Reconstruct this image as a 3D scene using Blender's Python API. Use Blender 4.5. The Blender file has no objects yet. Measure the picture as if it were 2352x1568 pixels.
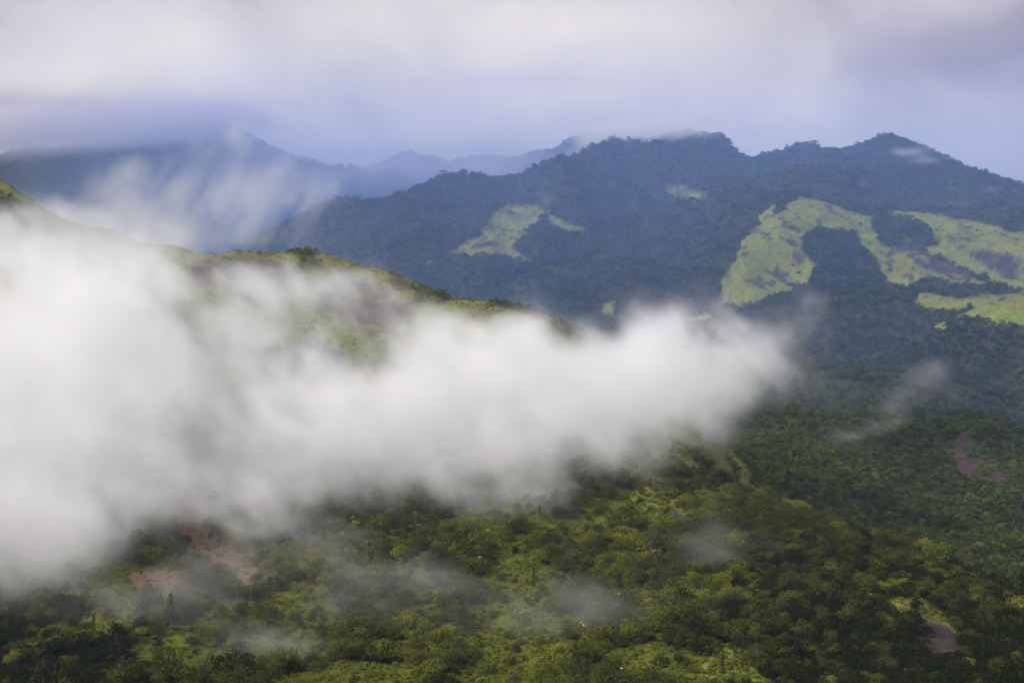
import bpy, math, random, time
import numpy as np
from mathutils import Vector, Matrix

T0 = time.time()
sc = bpy.context.scene
COL = sc.collection
R = math.radians
random.seed(7)

# ------------------------------------------------------------------ camera
FPX, CU, CV, VH = 3231.0, 1176.0, 784.0, 640.0      # focal length and centre in survey units, height of the horizon
PITCH = math.atan((CV - VH) / FPX)
cam = bpy.data.cameras.new('camera')
cam.sensor_width = 36
cam.lens = 36 * FPX / 2352
cam.clip_start = 0.5
cam.clip_end = 60000
cam_o = bpy.data.objects.new('camera', cam)
COL.objects.link(cam_o)
cam_o.location = (0, 0, 0)
cam_o.rotation_euler = (math.pi / 2 - PITCH, 0, 0)
sc.camera = cam_o

# ------------------------------------------------------------------ sky, sun, exposure
SUN_EL, SUN_AZ = R(45), R(-122)                     # azimuth from +Y (the view), negative = left
sc.view_settings.view_transform = 'Standard'
sc.view_settings.look = 'None'
sc.view_settings.gamma = 1.0
sc.view_settings.exposure = 0.0
sc.view_settings.use_curve_mapping = False
sun = bpy.data.lights.new('sun', 'SUN')
sun.energy = 4.1
sun.angle = R(38)
sun.color = (1.0, 0.96, 0.90)
sun_o = bpy.data.objects.new('sun', sun)
COL.objects.link(sun_o)
sd = Vector((math.sin(SUN_AZ) * math.cos(SUN_EL), math.cos(SUN_AZ) * math.cos(SUN_EL), math.sin(SUN_EL)))
sun_o.rotation_euler = sd.to_track_quat('Z', 'Y').to_euler()
sun_o.location = sd * 3000

world = bpy.data.worlds.new('World')
sc.world = world
world.use_nodes = True
wn, wl = world.node_tree.nodes, world.node_tree.links
wn.clear()


def nd(nodes, kind, **kw):
    n = nodes.new(kind)
    for k, v in kw.items():
        setattr(n, k, v)
    return n


def build_world():
    out = nd(wn, 'ShaderNodeOutputWorld')
    sky = nd(wn, 'ShaderNodeTexSky', sky_type='NISHITA', sun_disc=False)
    sky.sun_elevation, sky.sun_rotation = SUN_EL, SUN_AZ
    sky.air_density, sky.dust_density, sky.ozone_density = 1.0, 1.5, 1.5
    bg_sky = nd(wn, 'ShaderNodeBackground'); bg_sky.inputs[1].default_value = 0.06
    wl.new(sky.outputs[0], bg_sky.inputs[0])
    tc = nd(wn, 'ShaderNodeTexCoord')
    sep = nd(wn, 'ShaderNodeSeparateXYZ'); wl.new(tc.outputs['Generated'], sep.inputs[0])

    def math_(op, a, b=None, c=None, clamp=False):
        n = nd(wn, 'ShaderNodeMath', operation=op, use_clamp=clamp)
        for i, x in enumerate((a, b, c)):
            if x is None:
                continue
            if isinstance(x, (int, float)):
                n.inputs[i].default_value = x
            else:
                wl.new(x, n.inputs[i])
        return n.outputs[0]
    az = math_('ARCTAN2', sep.outputs[0], sep.outputs[1])
    el = math_('ARCSINE', sep.outputs[2])
    # streaked cloud deck: wide soft noise, stretched along the horizon
    cv = nd(wn, 'ShaderNodeCombineXYZ')
    wl.new(az, cv.inputs[0]); wl.new(math_('MULTIPLY', el, 1.15), cv.inputs[1])
    n1 = nd(wn, 'ShaderNodeTexNoise'); n1.inputs['Scale'].default_value = 6.0; n1.inputs['Detail'].default_value = 6; n1.inputs['Roughness'].default_value = 0.52
    n1.inputs['Distortion'].default_value = 0.9
    wl.new(cv.outputs[0], n1.inputs['Vector'])
    n2 = nd(wn, 'ShaderNodeTexNoise'); n2.inputs['Scale'].default_value = 11; n2.inputs['Detail'].default_value = 4
    wl.new(cv.outputs[0], n2.inputs['Vector'])
    v = math_('ADD', math_('MULTIPLY', math_('SUBTRACT', n1.outputs[0], 0.5), 0.95), math_('MULTIPLY', math_('SUBTRACT', n2.outputs[0], 0.5), 0.50))
    # the cloud masses that the photograph shows: (u, v, half width, half height, amount)
    for (u, w, su, sv, amt) in SKY_BLOBS:
        a0 = math.atan((u - CU) / FPX); e0 = math.atan((VH - w) / FPX)
        sa, se = su / FPX, sv / FPX
        da = math_('DIVIDE', math_('SUBTRACT', az, a0), sa)
        de = math_('DIVIDE', math_('SUBTRACT', el, e0), se)
        g = math_('EXPONENT', math_('MULTIPLY', math_('ADD', math_('MULTIPLY', da, da), math_('MULTIPLY', de, de)), -1.0))
        v = math_('MULTIPLY_ADD', g, amt, v)
    low = math_('DIVIDE', math_('SUBTRACT', el, 0.09), 0.055)
    v = math_('MULTIPLY_ADD', math_('EXPONENT', math_('MULTIPLY', math_('MULTIPLY', low, low), -1.0)), 0.22, v)
    v = math_('ADD', v, 0.60)
    ramp = nd(wn, 'ShaderNodeValToRGB')
    wl.new(v, ramp.inputs[0])
    cr = ramp.color_ramp
    cr.elements[0].position, cr.elements[0].color = 0.0, (0.14, 0.13, 0.23, 1)
    cr.elements[1].position, cr.elements[1].color = 1.0, (0.97, 0.91, 0.91, 1)
    e = cr.elements.new(0.35); e.color = (0.47, 0.44, 0.57, 1)
    e = cr.elements.new(0.62); e.color = (0.74, 0.70, 0.76, 1)
    bg_c = nd(wn, 'ShaderNodeBackground'); bg_c.inputs[1].default_value = 0.98
    wl.new(ramp.outputs[0], bg_c.inputs[0])
    mix = nd(wn, 'ShaderNodeMixShader'); mix.inputs[0].default_value = 0.90
    wl.new(bg_sky.outputs[0], mix.inputs[1]); wl.new(bg_c.outputs[0], mix.inputs[2])
    wl.new(mix.outputs[0], out.inputs[0])


SKY_BLOBS = [
    (1500, 130, 420, 170, 0.22), (950, 120, 420, 180, 0.16), (900, 420, 500, 130, 0.10), (1700, 300, 300, 90, 0.14),
    (120, 290, 420, 65, -0.60), (110, 205, 300, 45, 0.16), (60, 70, 220, 120, -0.16), (2330, 160, 260, 110, -0.36), (1900, 170, 250, 120, -0.10),
    (1200, 185, 150, 22, -0.16), (330, 130, 250, 60, 0.14), (100, 60, 300, 70, 0.10), (2330, 330, 200, 60, 0.12), (1180, 300, 60, 30, -0.05), (1330, 60, 160, 90, 0.12), (1620, 40, 120, 60, -0.08), (600, 250, 220, 60, -0.06), (1000, 330, 260, 60, 0.10),
]
build_world()

sc.cycles.use_denoising = True
try:
    sc.cycles.denoiser = 'OPENIMAGEDENOISE'
except Exception:
    pass
sc.cycles.max_bounces = 14
sc.cycles.diffuse_bounces = 2
sc.cycles.glossy_bounces = 1
sc.cycles.transmission_bounces = 2
sc.cycles.transparent_max_bounces = 6
sc.cycles.volume_bounces = 8
sc.cycles.volume_step_rate = 1.6
sc.cycles.use_adaptive_sampling = True
sc.cycles.adaptive_threshold = 0.02
sc.cycles.caustics_reflective = False
sc.cycles.caustics_refractive = False
sc.cycles.volume_max_steps = 256
sc.cycles.sample_clamp_indirect = 4

# ------------------------------------------------------------------ helpers: noise, survey, terrain
RNG = np.random.default_rng(11)


class Lattice:
    """smooth value noise on a repeating random lattice"""
    def __init__(self, seed, n=32):
        self.n = n
        self.a = np.random.default_rng(seed).random((n, n, n), dtype=np.float32) * 2 - 1

    def __call__(self, x, y, z):
        n = self.n
        fx, fy, fz = np.floor(x), np.floor(y), np.floor(z)
        tx, ty, tz = (x - fx).astype(np.float32), (y - fy).astype(np.float32), (z - fz).astype(np.float32)
        ix, iy, iz = fx.astype(np.int32) % n, fy.astype(np.int32) % n, fz.astype(np.int32) % n
        jx, jy, jz = (ix + 1) % n, (iy + 1) % n, (iz + 1) % n
        tx, ty, tz = (t * t * t * (t * (t * 6 - 15) + 10) for t in (tx, ty, tz))
        a = self.a
        c00 = a[ix, iy, iz] * (1 - tx) + a[jx, iy, iz] * tx
        c10 = a[ix, jy, iz] * (1 - tx) + a[jx, jy, iz] * tx
        c01 = a[ix, iy, jz] * (1 - tx) + a[jx, iy, jz] * tx
        c11 = a[ix, jy, jz] * (1 - tx) + a[jx, jy, jz] * tx
        c0 = c00 * (1 - ty) + c10 * ty
        c1 = c01 * (1 - ty) + c11 * ty
        return c0 * (1 - tz) + c1 * tz


LAT = [Lattice(s) for s in range(12)]


def fbm(x, y, z, octaves=4, seed=0, gain=0.5):
    out, amp, f = 0, 1.0, 1.0
    for k in range(octaves):
        out = out + amp * LAT[(seed + k) % 12](x * f + 13.7 * k, y * f + 7.1 * k, z * f + 3.3 * k)
        amp *= gain
        f *= 2.03
    return out


def fbm2(x, y, octaves=4, seed=0, gain=0.5):
    return fbm(x, y, np.full_like(x, 0.37), octaves, seed, gain)


CP, SP = math.cos(PITCH), math.sin(PITCH)


def ray(u, v):
    """direction of survey point (u, v), scaled to y = 1"""
    a, b = (u - CU) / FPX, (CV - v) / FPX
    dy = CP + b * SP
    dz = -SP + b * CP
    return a / dy, dz / dy


def uv_of(x, y, z):
    yc = y * CP - z * SP
    zc = y * SP + z * CP
    return CU + FPX * x / yc, CV - FPX * zc / yc


# control points of the land: group, u, v, distance.
N_, G_, M_, F_, R_ = 0, 1, 2, 3, 4
PTS = []


def P(g, *rows):
    for (u, v, d) in rows:
        q, s = ray(u, v)
        PTS.append((g, q, math.log(d), s - (7.0 / d if g in (M_,) else 0)))


def Q(g, *rows):
    for (u, d, z) in rows:
        PTS.append((g, (u - CU) / FPX, math.log(d), z / d))


# the near slope
P(N_, (-700, 1568, 780), (-300, 1568, 760), (0, 1568, 750), (400, 1568, 740), (800, 1568, 730), (1200, 1568, 720), (1600, 1568, 700), (2000, 1568, 690), (2352, 1568, 680), (2700, 1600, 670),
  (-300, 1400, 850), (0, 1400, 845), (500, 1400, 850), (1000, 1400, 850), (1500, 1390, 835), (1900, 1400, 800), (2200, 1430, 790), (2352, 1460, 780),
  (-300, 1250, 960), (0, 1250, 960), (500, 1250, 975), (1000, 1250, 960), (1450, 1240, 950), (1750, 1240, 970), (2000, 1310, 920), (1600, 1140, 1090),
  (-200, 1090, 1110), (200, 1090, 1120), (600, 1090, 1115), (1000, 1090, 1110), (1350, 1080, 1105),
  (1480, 1025, 1190), (1540, 1008, 1215), (1590, 1050, 1190), (1625, 1090, 1165), (1800, 1168, 1085), (2000, 1235, 1015), (2150, 1295, 960), (2352, 1372, 890), (2700, 1490, 800))
Q(N_, (1176, 3, -2.0), (-3000, 3, -2), (5300, 3, -2), (1176, 30, -32), (-3000, 40, -32), (5300, 40, -36), (1176, 120, -90), (0, 120, -85), (2352, 120, -95), (1176, 320, -165), (0, 320, -160), (2352, 320, -170),
  (-3000, 400, -130), (5300, 400, -160), (1176, 560, -196), (0, 560, -196), (2352, 560, -200))
# the grassy hill
P(G_, (-700, 300, 1650), (-300, 335, 1620), (0, 422, 1600), (100, 478, 1625), (230, 525, 1680), (390, 566, 1750), (480, 590, 1790), (570, 592, 1820), (700, 594, 1850), (800, 604, 1850), (900, 640, 1830), (1000, 680, 1800),
  (1120, 705, 1750), (1250, 748, 1700), (1400, 805, 1620), (1500, 865, 1520), (1550, 935, 1390),
  (-200, 900, 1260), (200, 900, 1290), (600, 900, 1330), (1000, 900, 1330), (1350, 930, 1320),
  (-100, 740, 1400), (300, 740, 1470), (650, 740, 1530), (1000, 760, 1540), (1250, 840, 1500), (0, 560, 1520), (300, 620, 1600), (800, 660, 1700))
Q(G_, (-600, 2300, -150), (0, 2400, -220), (500, 2600, -280), (1000, 2500, -310), (1400, 2050, -300), (1620, 1600, -270), (1750, 1330, -262), (1950, 1230, -262), (2200, 1120, -272), (2500, 1050, -285))
# the big mountain
P(M_, (2352, 1330, 1330), (2100, 1230, 1400), (1900, 1150, 1470), (1720, 1070, 1600), (2352, 1200, 1600), (2100, 1080, 1850), (1850, 1010, 1850), (2352, 1000, 2080), (1900, 940, 2080), (1620, 900, 2250),
  (2100, 900, 2330), (2352, 850, 2420), (1500, 800, 2560), (1850, 780, 2600), (2100, 770, 2650), (2700, 1000, 2100), (2700, 1250, 1500),
  # grassy knoll and its spurs
  (1660, 690, 2870), (1760, 690, 2850), (1680, 610, 3010), (1700, 545, 3130), (1760, 500, 3220), (1800, 478, 3260), (1850, 456, 3310), (1900, 465, 3330), (1990, 497, 3330), (1780, 590, 3040), (1850, 530, 3160), (1860, 640, 2930),
  (1930, 560, 3130), (1960, 620, 2990), (2050, 487, 3370), (2110, 490, 3360), (2200, 507, 3300), (2280, 520, 3220), (2352, 548, 3140), (2600, 620, 3000),
  (2100, 575, 3110), (2250, 640, 2930), (2130, 655, 2860), (2352, 640, 2930),
  (2110, 674, 2760), (2200, 688, 2740), (2280, 676, 2750), (2352, 676, 2740), (2500, 660, 2740), (2220, 722, 2620), (2290, 700, 2600), (2352, 685, 2570), (2352, 770, 2480),
  # face
  (640, 522, 3560), (735, 473, 3660), (790, 481, 3720), (900, 464, 3820), (985, 425, 3900), (1050, 406, 3960), (1120, 413, 4020), (1210, 402, 4100), (1290, 377, 4200), (1370, 346, 4300),
  (1400, 337, 4350), (1470, 330, 4450), (1540, 308, 4520), (1590, 325, 4520), (1640, 352, 4480), (1740, 363, 4380), (1800, 345, 4340), (1850, 328, 4320), (1900, 343, 4270), (1980, 340, 4270), (2000, 326, 4240),
  (2040, 313, 4210), (2110, 335, 4110), (2200, 376, 3960), (2300, 408, 3860), (2352, 424, 3810), (2500, 462, 3720), (2700, 525, 3620),
  (1200, 476, 3640), (1040, 572, 3330), (1130, 510, 3520), (1210, 602, 3220), (1250, 540, 3400), (1400, 455, 3800), (1600, 450, 3860), (1400, 600, 3250), (1600, 600, 3200), (1100, 640, 3130), (900, 560, 3380), (720, 550, 3470),
  (850, 620, 3200), (1000, 670, 3060), (1300, 725, 2820), (1500, 700, 2850), (1750, 430, 3760), (2060, 400, 3850), (2250, 455, 3660), (2352, 500, 3520), (1500, 530, 3500), (1850, 432, 3620), (2040, 468, 3640), (2200, 490, 3560),
  (560, 600, 3300), (1900, 375, 4020), (2060, 352, 4030), (2120, 385, 3900))
Q(M_, (700, 2700, -230), (1100, 2750, -190))
Q(M_, (2352, 5200, 150), (2040, 5300, 250), (1540, 5400, 300), (1200, 5000, 200), (900, 4600, 120), (700, 4300, 60), (600, 4100, 20), (2900, 5000, 200))
# the far mountain
P(F_, (-700, 440, 6000), (-300, 405, 6000), (0, 365, 6000), (200, 336, 6050), (380, 300, 6200), (470, 292, 6250), (540, 294, 6300), (620, 340, 6300), (700, 372, 6300), (760, 392, 6300), (860, 405, 6400),
  (0, 480, 5500), (300, 470, 5500), (500, 480, 5500), (640, 470, 5400), (780, 480, 5400), (0, 560, 4900), (250, 570, 4900), (420, 590, 4700), (520, 540, 4900), (600, 540, 4800), (690, 480, 5000))
Q(F_, (-300, 3200, -150), (200, 3600, -150), (450, 3800, -120))
# pale ranges behind
P(R_, (860, 404, 7700), (900, 380, 7600), (950, 356, 7500), (1000, 380, 7450), (1060, 396, 7400), (1130, 360, 7200), (1210, 390, 7200), (1260, 352, 6900), (1310, 335, 6700), (1370, 312, 6500), (1420, 330, 6500), (1540, 345, 6500), (900, 440, 6900), (1050, 430, 6700), (1200, 410, 6400))
Q(R_, (1000, 5300, 250), (1176, 9500, 100), (0, 9500, 100), (2352, 9500, 100), (2352, 7000, 200), (1176, 16000, -100), (-3000, 16000, -100), (5300, 16000, -100), (0, 13000, -50), (2352, 13000, -50))
for u_ in (-2600, 4900):
    Q(N_, (u_, 800, -170), (u_, 1200, -120))
    Q(M_, (u_, 2200, 0), (u_, 4200, 250), (u_, 7500, 300))
Q(M_, (-1500, 1700, 120), (-1500, 3000, -50), (-1500, 5800, 300), (3600, 1200, -220), (3600, 2200, -60), (3600, 4000, 260))

CREST = [
    [(-700, 300, 1650), (-300, 335, 1620), (0, 422, 1600), (100, 478, 1625), (230, 525, 1680), (390, 566, 1750), (480, 590, 1790), (700, 594, 1850), (800, 604, 1850), (900, 640, 1830), (1000, 680, 1800), (1120, 705, 1750), (1250, 748, 1700), (1400, 805, 1620)],
    [(640, 522, 3560), (735, 473, 3660), (790, 481, 3720), (900, 464, 3820), (985, 425, 3900), (1050, 406, 3960), (1120, 413, 4020), (1210, 402, 4100), (1290, 377, 4200), (1370, 346, 4300), (1400, 337, 4350), (1470, 330, 4450), (1540, 308, 4520),
     (1590, 325, 4520), (1640, 352, 4480), (1740, 363, 4380), (1800, 345, 4340), (1850, 328, 4320), (1900, 343, 4270), (1980, 340, 4270), (2000, 326, 4240), (2040, 313, 4210), (2110, 335, 4110), (2200, 376, 3960), (2300, 408, 3860), (2352, 424, 3810), (2500, 462, 3720)],
    [(860, 404, 7700), (900, 380, 7600), (950, 356, 7500), (1000, 380, 7450), (1060, 396, 7400), (1130, 360, 7200), (1210, 390, 7200), (1260, 352, 6900), (1310, 335, 6700), (1370, 312, 6500), (1420, 330, 6500)],
    [(-300, 405, 6000), (0, 365, 6000), (200, 335, 6050), (380, 300, 6200), (540, 294, 6300), (620, 340, 6300), (700, 372, 6300), (860, 405, 6400)],
    [(1700, 545, 3130), (1760, 500, 3220), (1800, 478, 3260), (1850, 456, 3310), (1900, 465, 3330), (1990, 497, 3330), (2050, 487, 3370), (2110, 490, 3360), (2200, 507, 3300), (2280, 520, 3220), (2352, 548, 3140)],
]
# the ground falls away again behind each crest
for g_, k_, line_ in ((G_, 1.055, CREST[0]), (M_, 1.05, CREST[1]), (R_, 1.06, CREST[2]), (F_, 1.06, CREST[3])):
    for (u_, v_, d_) in line_:
        P(g_, (u_, v_ + (46 if g_ == G_ else 34), d_ * k_))
CRQ, CRL = [], []
for line_ in CREST:
    for (a_, b_) in zip(line_, line_[1:]):
        for t_ in np.linspace(0, 1, 7)[:-1]:
            u_, v_, d_ = (a_[i] + (b_[i] - a_[i]) * t_ for i in range(3))
            CRQ.append(ray(u_, v_)[0]); CRL.append(math.log(d_))
CRQ, CRL = np.array(CRQ), np.array(CRL)
PTS = np.array(PTS)
CPG = PTS[:, 0].astype(int)
CQ, CL, CS = PTS[:, 1], PTS[:, 2], PTS[:, 3]
KC = 0.016


def relief(x, y):
    """ridges and gullies laid over the surveyed form, in metres"""
    d = np.clip(y, 50, None)
    far = np.clip((d - 1300) / 1800, 0, 1)
    near = np.clip((d - 300) / 400, 0, 1)
    w = fbm2(x / 500, y / 500, 2, 5) * 120
    a = 1 - np.abs(fbm2((x + w) / 430, (y + w) / 430, 4, 1, 0.52)) * 1.6
    b = fbm2(x / 150, y / 150, 4, 3)
    c = 1 - np.abs(fbm2((x + w * .5) / 190, (y - w * .5) / 190, 3, 7, 0.5)) * 1.5
    damp = np.empty(len(x))
    q_, l_ = x / y, np.log(y)
    for i in range(0, len(x), 20000):
        k = slice(i, i + 20000)
        m = ((q_[k][:, None] - CRQ[None]) ** 2 + (l_[k][:, None] - CRL[None]) ** 2).min(axis=1)
        damp[k] = 1 - .82 * np.exp(-m / 0.022 ** 2)
    return damp * far * (46 * a + 22 * c) + near * (7.5 * b + 5.5 * c * (1 - far) * near)


def kern(q, l):
    r2 = (q[:, None] - CQ[None]) ** 2 + (l[:, None] - CL[None]) ** 2
    return np.sqrt(r2 + KC * KC)


_y = np.exp(CL)
_rel = relief(CQ * _y, _y)
_A = np.block([[kern(CQ, CL) , np.ones((len(CQ), 1))], [np.ones((1, len(CQ))), np.zeros((1, 1))]])
_w = np.linalg.solve(_A, np.concatenate([CS - _rel / _y, [0]]))


def height(x, y):
    x, y = np.asarray(x, float), np.asarray(y, float)
    q, l = x / y, np.log(y)
    out = np.empty(len(x))
    for i in range(0, len(x), 20000):
        s = slice(i, i + 20000)
        out[s] = kern(q[s], l[s]) @ _w[:-1] + _w[-1]
    return out * y + relief(x, y)


def group_at(x, y):
    q, l = x / y, np.log(y)
    g = np.empty(len(x), int)
    for i in range(0, len(x), 20000):
        s = slice(i, i + 20000)
        jq = q[s] + 0.012 * fbm2(q[s] * 40, l[s] * 40, 2, 2)
        d = (jq[:, None] - CQ[None]) ** 2 + (l[s][:, None] - CL[None]) ** 2
        g[s] = CPG[np.argmin(d, axis=1)]
    return g


# ------------------------------------------------------------------ land cover, as surveyed: (kind, distance range, outline)
GRASS, ROCK, SOIL, WOOD = 'grass', 'rock', 'soil', 'wood'
COVER = [
    (GRASS, 2600, 3450, [(1660, 700), (1655, 645), (1690, 600), (1700, 555), (1755, 508), (1790, 488), (1835, 452), (1900, 462), (1960, 488), (2000, 497), (2005, 532), (1960, 533), (1900, 525), (1850, 540), (1838, 572), (1870, 612), (1855, 650), (1770, 680), (1720, 700)]),
    (GRASS, 2700, 3500, [(2030, 480), (2120, 487), (2200, 503), (2290, 520), (2420, 560), (2480, 680), (2352, 665), (2280, 648), (2200, 610), (2120, 575), (2165, 560), (2130, 520), (2090, 500)]),
    (GRASS, 2600, 3400, [(1960, 500), (2010, 530), (2030, 565), (2110, 580), (2200, 620), (2275, 652), (2200, 650), (2130, 632), (2090, 665), (2030, 650), (2015, 600), (1975, 560)]),
    (ROCK, 2600, 3400, [(2060, 563), (2110, 575), (2180, 605), (2250, 645), (2190, 640), (2130, 618), (2080, 590)]),
    (ROCK, 2600, 3400, [(2200, 565), (2290, 580), (2400, 610), (2400, 645), (2310, 640), (2260, 610)]),
    (GRASS, 2450, 2900, [(2110, 670), (2200, 684), (2352, 672), (2450, 670), (2450, 760), (2290, 742), (2200, 728), (2240, 706), (2160, 712), (2095, 706)]),
    (GRASS, 3000, 3800, [(1035, 577), (1100, 541), (1128, 500), (1160, 476), (1225, 472), (1248, 490), (1232, 512), (1200, 541), (1172, 565), (1190, 582), (1222, 604), (1160, 584), (1080, 588)]),
    (ROCK, 3000, 3800, [(1075, 562), (1130, 553), (1150, 560), (1110, 572)]),
    (GRASS, 3000, 4000, [(1255, 490), (1280, 498), (1300, 515), (1340, 530), (1300, 527), (1262, 512)]),
    (GRASS, 3300, 4400, [(1510, 432), (1570, 428), (1622, 450), (1600, 460), (1540, 450)]),
    (GRASS, 2900, 3700, [(1735, 497), (1785, 463), (1775, 500), (1745, 520)]),
    (ROCK, 1250, 2100, [(450, 596), (620, 597), (680, 640), (650, 710), (600, 740), (500, 690), (440, 640)]),
    (ROCK, 1250, 2100, [(700, 640), (860, 650), (960, 720), (900, 760), (760, 720)]),
    (ROCK, 1250, 2100, [(-80, 470), (60, 480), (330, 600), (420, 700), (200, 700), (-60, 600)]),
    (WOOD, 1250, 2100, [(-80, 400), (0, 425), (70, 470), (90, 520), (40, 560), (-80, 540)]),
    (WOOD, 1250, 2100, [(960, 655), (1010, 660), (1030, 700), (990, 705), (950, 690)]),
    (WOOD, 1250, 2300, [(1130, 690), (1200, 708), (1320, 748), (1420, 808), (1560, 900), (1500, 880), (1320, 765), (1200, 720)]),
    (WOOD, 1100, 1900, [(560, 800), (760, 780), (800, 830), (700, 900), (580, 880)]),
    (WOOD, 1100, 1900, [(1000, 790), (1090, 780), (1080, 860), (1020, 870)]),
    (GRASS, 1000, 1500, [(1400, 1075), (1450, 1025), (1500, 1000), (1560, 1000), (1600, 1050), (1628, 1092), (1560, 1092), (1500, 1072)]),
    (GRASS, 900, 1200, [(1430, 1090), (1560, 1130), (1580, 1180), (1530, 1200), (1460, 1150)]),
    (ROCK, 850, 1200, [(1520, 1150), (1555, 1170), (1610, 1215), (1600, 1235), (1560, 1200)]),
    (ROCK, 850, 1200, [(1600, 1235), (1660, 1225), (1690, 1245), (1640, 1265), (1590, 1260)]),
    (ROCK, 1400, 2200, [(2190, 1030), (2232, 1040), (2270, 1065), (2325, 1115), (2270, 1112), (2200, 1080)]),
    (ROCK, 1400, 2200, [(2205, 980), (2222, 985), (2225, 1030), (2200, 1030)]),
    (ROCK, 650, 960, [(2055, 1400), (2110, 1378), (2165, 1425), (2235, 1505), (2200, 1512), (2150, 1500), (2095, 1450)]),
    (GRASS, 650, 960, [(2030, 1380), (2110, 1370), (2180, 1420), (2200, 1450), (2130, 1440), (2060, 1430)]),
    (SOIL, 850, 1200, [(395, 1148), (470, 1150), (485, 1210), (570, 1235), (610, 1325), (560, 1352), (470, 1295), (400, 1230)]),
    (SOIL, 850, 1100, [(295, 1318), (430, 1298), (425, 1340), (372, 1382), (318, 1350)]),
    (SOIL, 700, 900, [(1340, 1440), (1400, 1425), (1440, 1460), (1400, 1490), (1350, 1480)]),
    (WOOD, 650, 1000, [(960, 1230), (1110, 1240), (1110, 1330), (1000, 1340)]),
    (WOOD, 650, 1000, [(1560, 1300), (2000, 1330), (2060, 1440), (2140, 1600), (1700, 1600), (1600, 1420)]),
    (GRASS, 650, 800, [(1640, 1475), (1720, 1500), (1800, 1600), (1600, 1600)]),
]


def poly_dist(u, v, poly):
    """signed distance in survey units, positive inside"""
    p = np.array(poly, float)
    n = len(p)
    best = np.full(len(u), 1e9)
    inside = np.zeros(len(u), bool)
    for i in range(n):
        a, b = p[i], p[(i + 1) % n]
        e = b - a
        t = np.clip(((u - a[0]) * e[0] + (v - a[1]) * e[1]) / (e @ e + 1e-9), 0, 1)
        best = np.minimum(best, np.hypot(u - a[0] - t * e[0], v - a[1] - t * e[1]))
        c = ((a[1] > v) != (b[1] > v)) & (u < (b[0] - a[0]) * (v - a[1]) / (b[1] - a[1] + 1e-12) + a[0])
        inside ^= c
    return np.where(inside, best, -best)


def cover(x, y, z, g):
    """weights of grass, rock, bare soil at ground points"""
    u, v = uv_of(x, y, z)
    sc_ = 60 + y * 0.02
    n1 = fbm2(x / 34, y / 34, 4, 4)
    n2 = fbm2(x / 90, y / 90, 4, 8)
    n3 = fbm2(x / 22, y / 22, 3, 6)
    grass, rock, soil = (np.zeros(len(x)) for _ in range(3))
    cover.pasture = np.zeros(len(x))
    # the near slope: scrub clearings among trees, fewer to the right
    clear = 0.24 - .6 * np.clip((u - 1700) / 300, 0, 1) + 0.75 * n2 + 0.95 * n1 + 0.3 * n3 - np.clip((u - 1450) / 350, 0, 1) * 1.0 - np.clip((330 - u) / 300, 0, 1) * np.clip((v - 1330) / 80, 0, 1) * .8
    clear = clear + 0.30 * np.clip((v - 1400) / 100, 0, 1) * np.clip((1500 - u) / 300, 0, 1) * np.clip((u - 300) / 300, 0, 1)
    grass = np.where(g == N_, np.clip(clear * 2.5, 0, 1), grass)
    # the grassy hill
    gh = 0.90 + 0.7 * n2 + 0.45 * n3 - np.clip((v - 760) / 120, 0, 1) * 0.55
    grass = np.where(g == G_, np.clip(gh * 3, 0, 1), grass)
    rock = np.where(g == G_, np.clip((n1 * 0.8 + n3 * .7 - 0.22) * 2.2, 0, 1) * 0.75, rock)
    # few openings in the mountain forest
    grass = np.where(g == M_, np.clip((n2 + 0.4 * n1 - 1.02) * 4, 0, 1) * (y < 3300), grass)
    for kind, d0, d1, poly in COVER:
        p = np.array(poly)
        m = (y > d0) & (y < d1) & (u > p[:, 0].min() - 30) & (u < p[:, 0].max() + 30) & (v > p[:, 1].min() - 30) & (v < p[:, 1].max() + 30)
        if not m.any():
            continue
        i = np.nonzero(m)[0]
        pert = (10 if y[i].mean() < 2000 else 3.2)
        w = np.clip((poly_dist(u[i], v[i], poly) + pert * n1[i] + pert * .7 * n3[i]) / 3.0 + 0.5, 0, 1)
        if kind == ROCK:
            w = w * np.clip(0.95 + n3[i] * .9, 0, 1)
            rock[i] = np.maximum(rock[i], w)
        elif kind == SOIL:
            w = w * np.clip(1.0 + n3[i] * 1.2, 0, 1)
            soil[i] = np.maximum(soil[i], w)
            grass[i] = np.maximum(grass[i], w)
        elif kind == GRASS:
            grass[i] = np.maximum(grass[i], w)
            cover.pasture[i] = np.maximum(cover.pasture[i], w)
            if y[i].mean() > 2400:
                spot = np.clip((n3[i] - 0.42) * 5, 0, 1) * w
                rock[i] = np.maximum(rock[i], spot * 0.9)
        else:
            grass[i] *= 1 - w
            rock[i] *= 1 - w
            soil[i] *= 1 - w
    return grass, rock, soil


# ------------------------------------------------------------------ materials
def new_mat(name):
    m = bpy.data.materials.new(name)
    m.use_nodes = True
    m.node_tree.nodes.clear()
    return m, m.node_tree.nodes, m.node_tree.links


def mixc(n, l, fac, a, b):
    x = n.new('ShaderNodeMix'); x.data_type = 'RGBA'
    for s, val in ((x.inputs[0], fac), (x.inputs[6], a), (x.inputs[7], b)):
        if isinstance(val, (int, float)):
            s.default_value = val
        elif isinstance(val, tuple):
            s.default_value = (*val, 1)
        else:
            l.new(val, s)
    return x.outputs[2]


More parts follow.
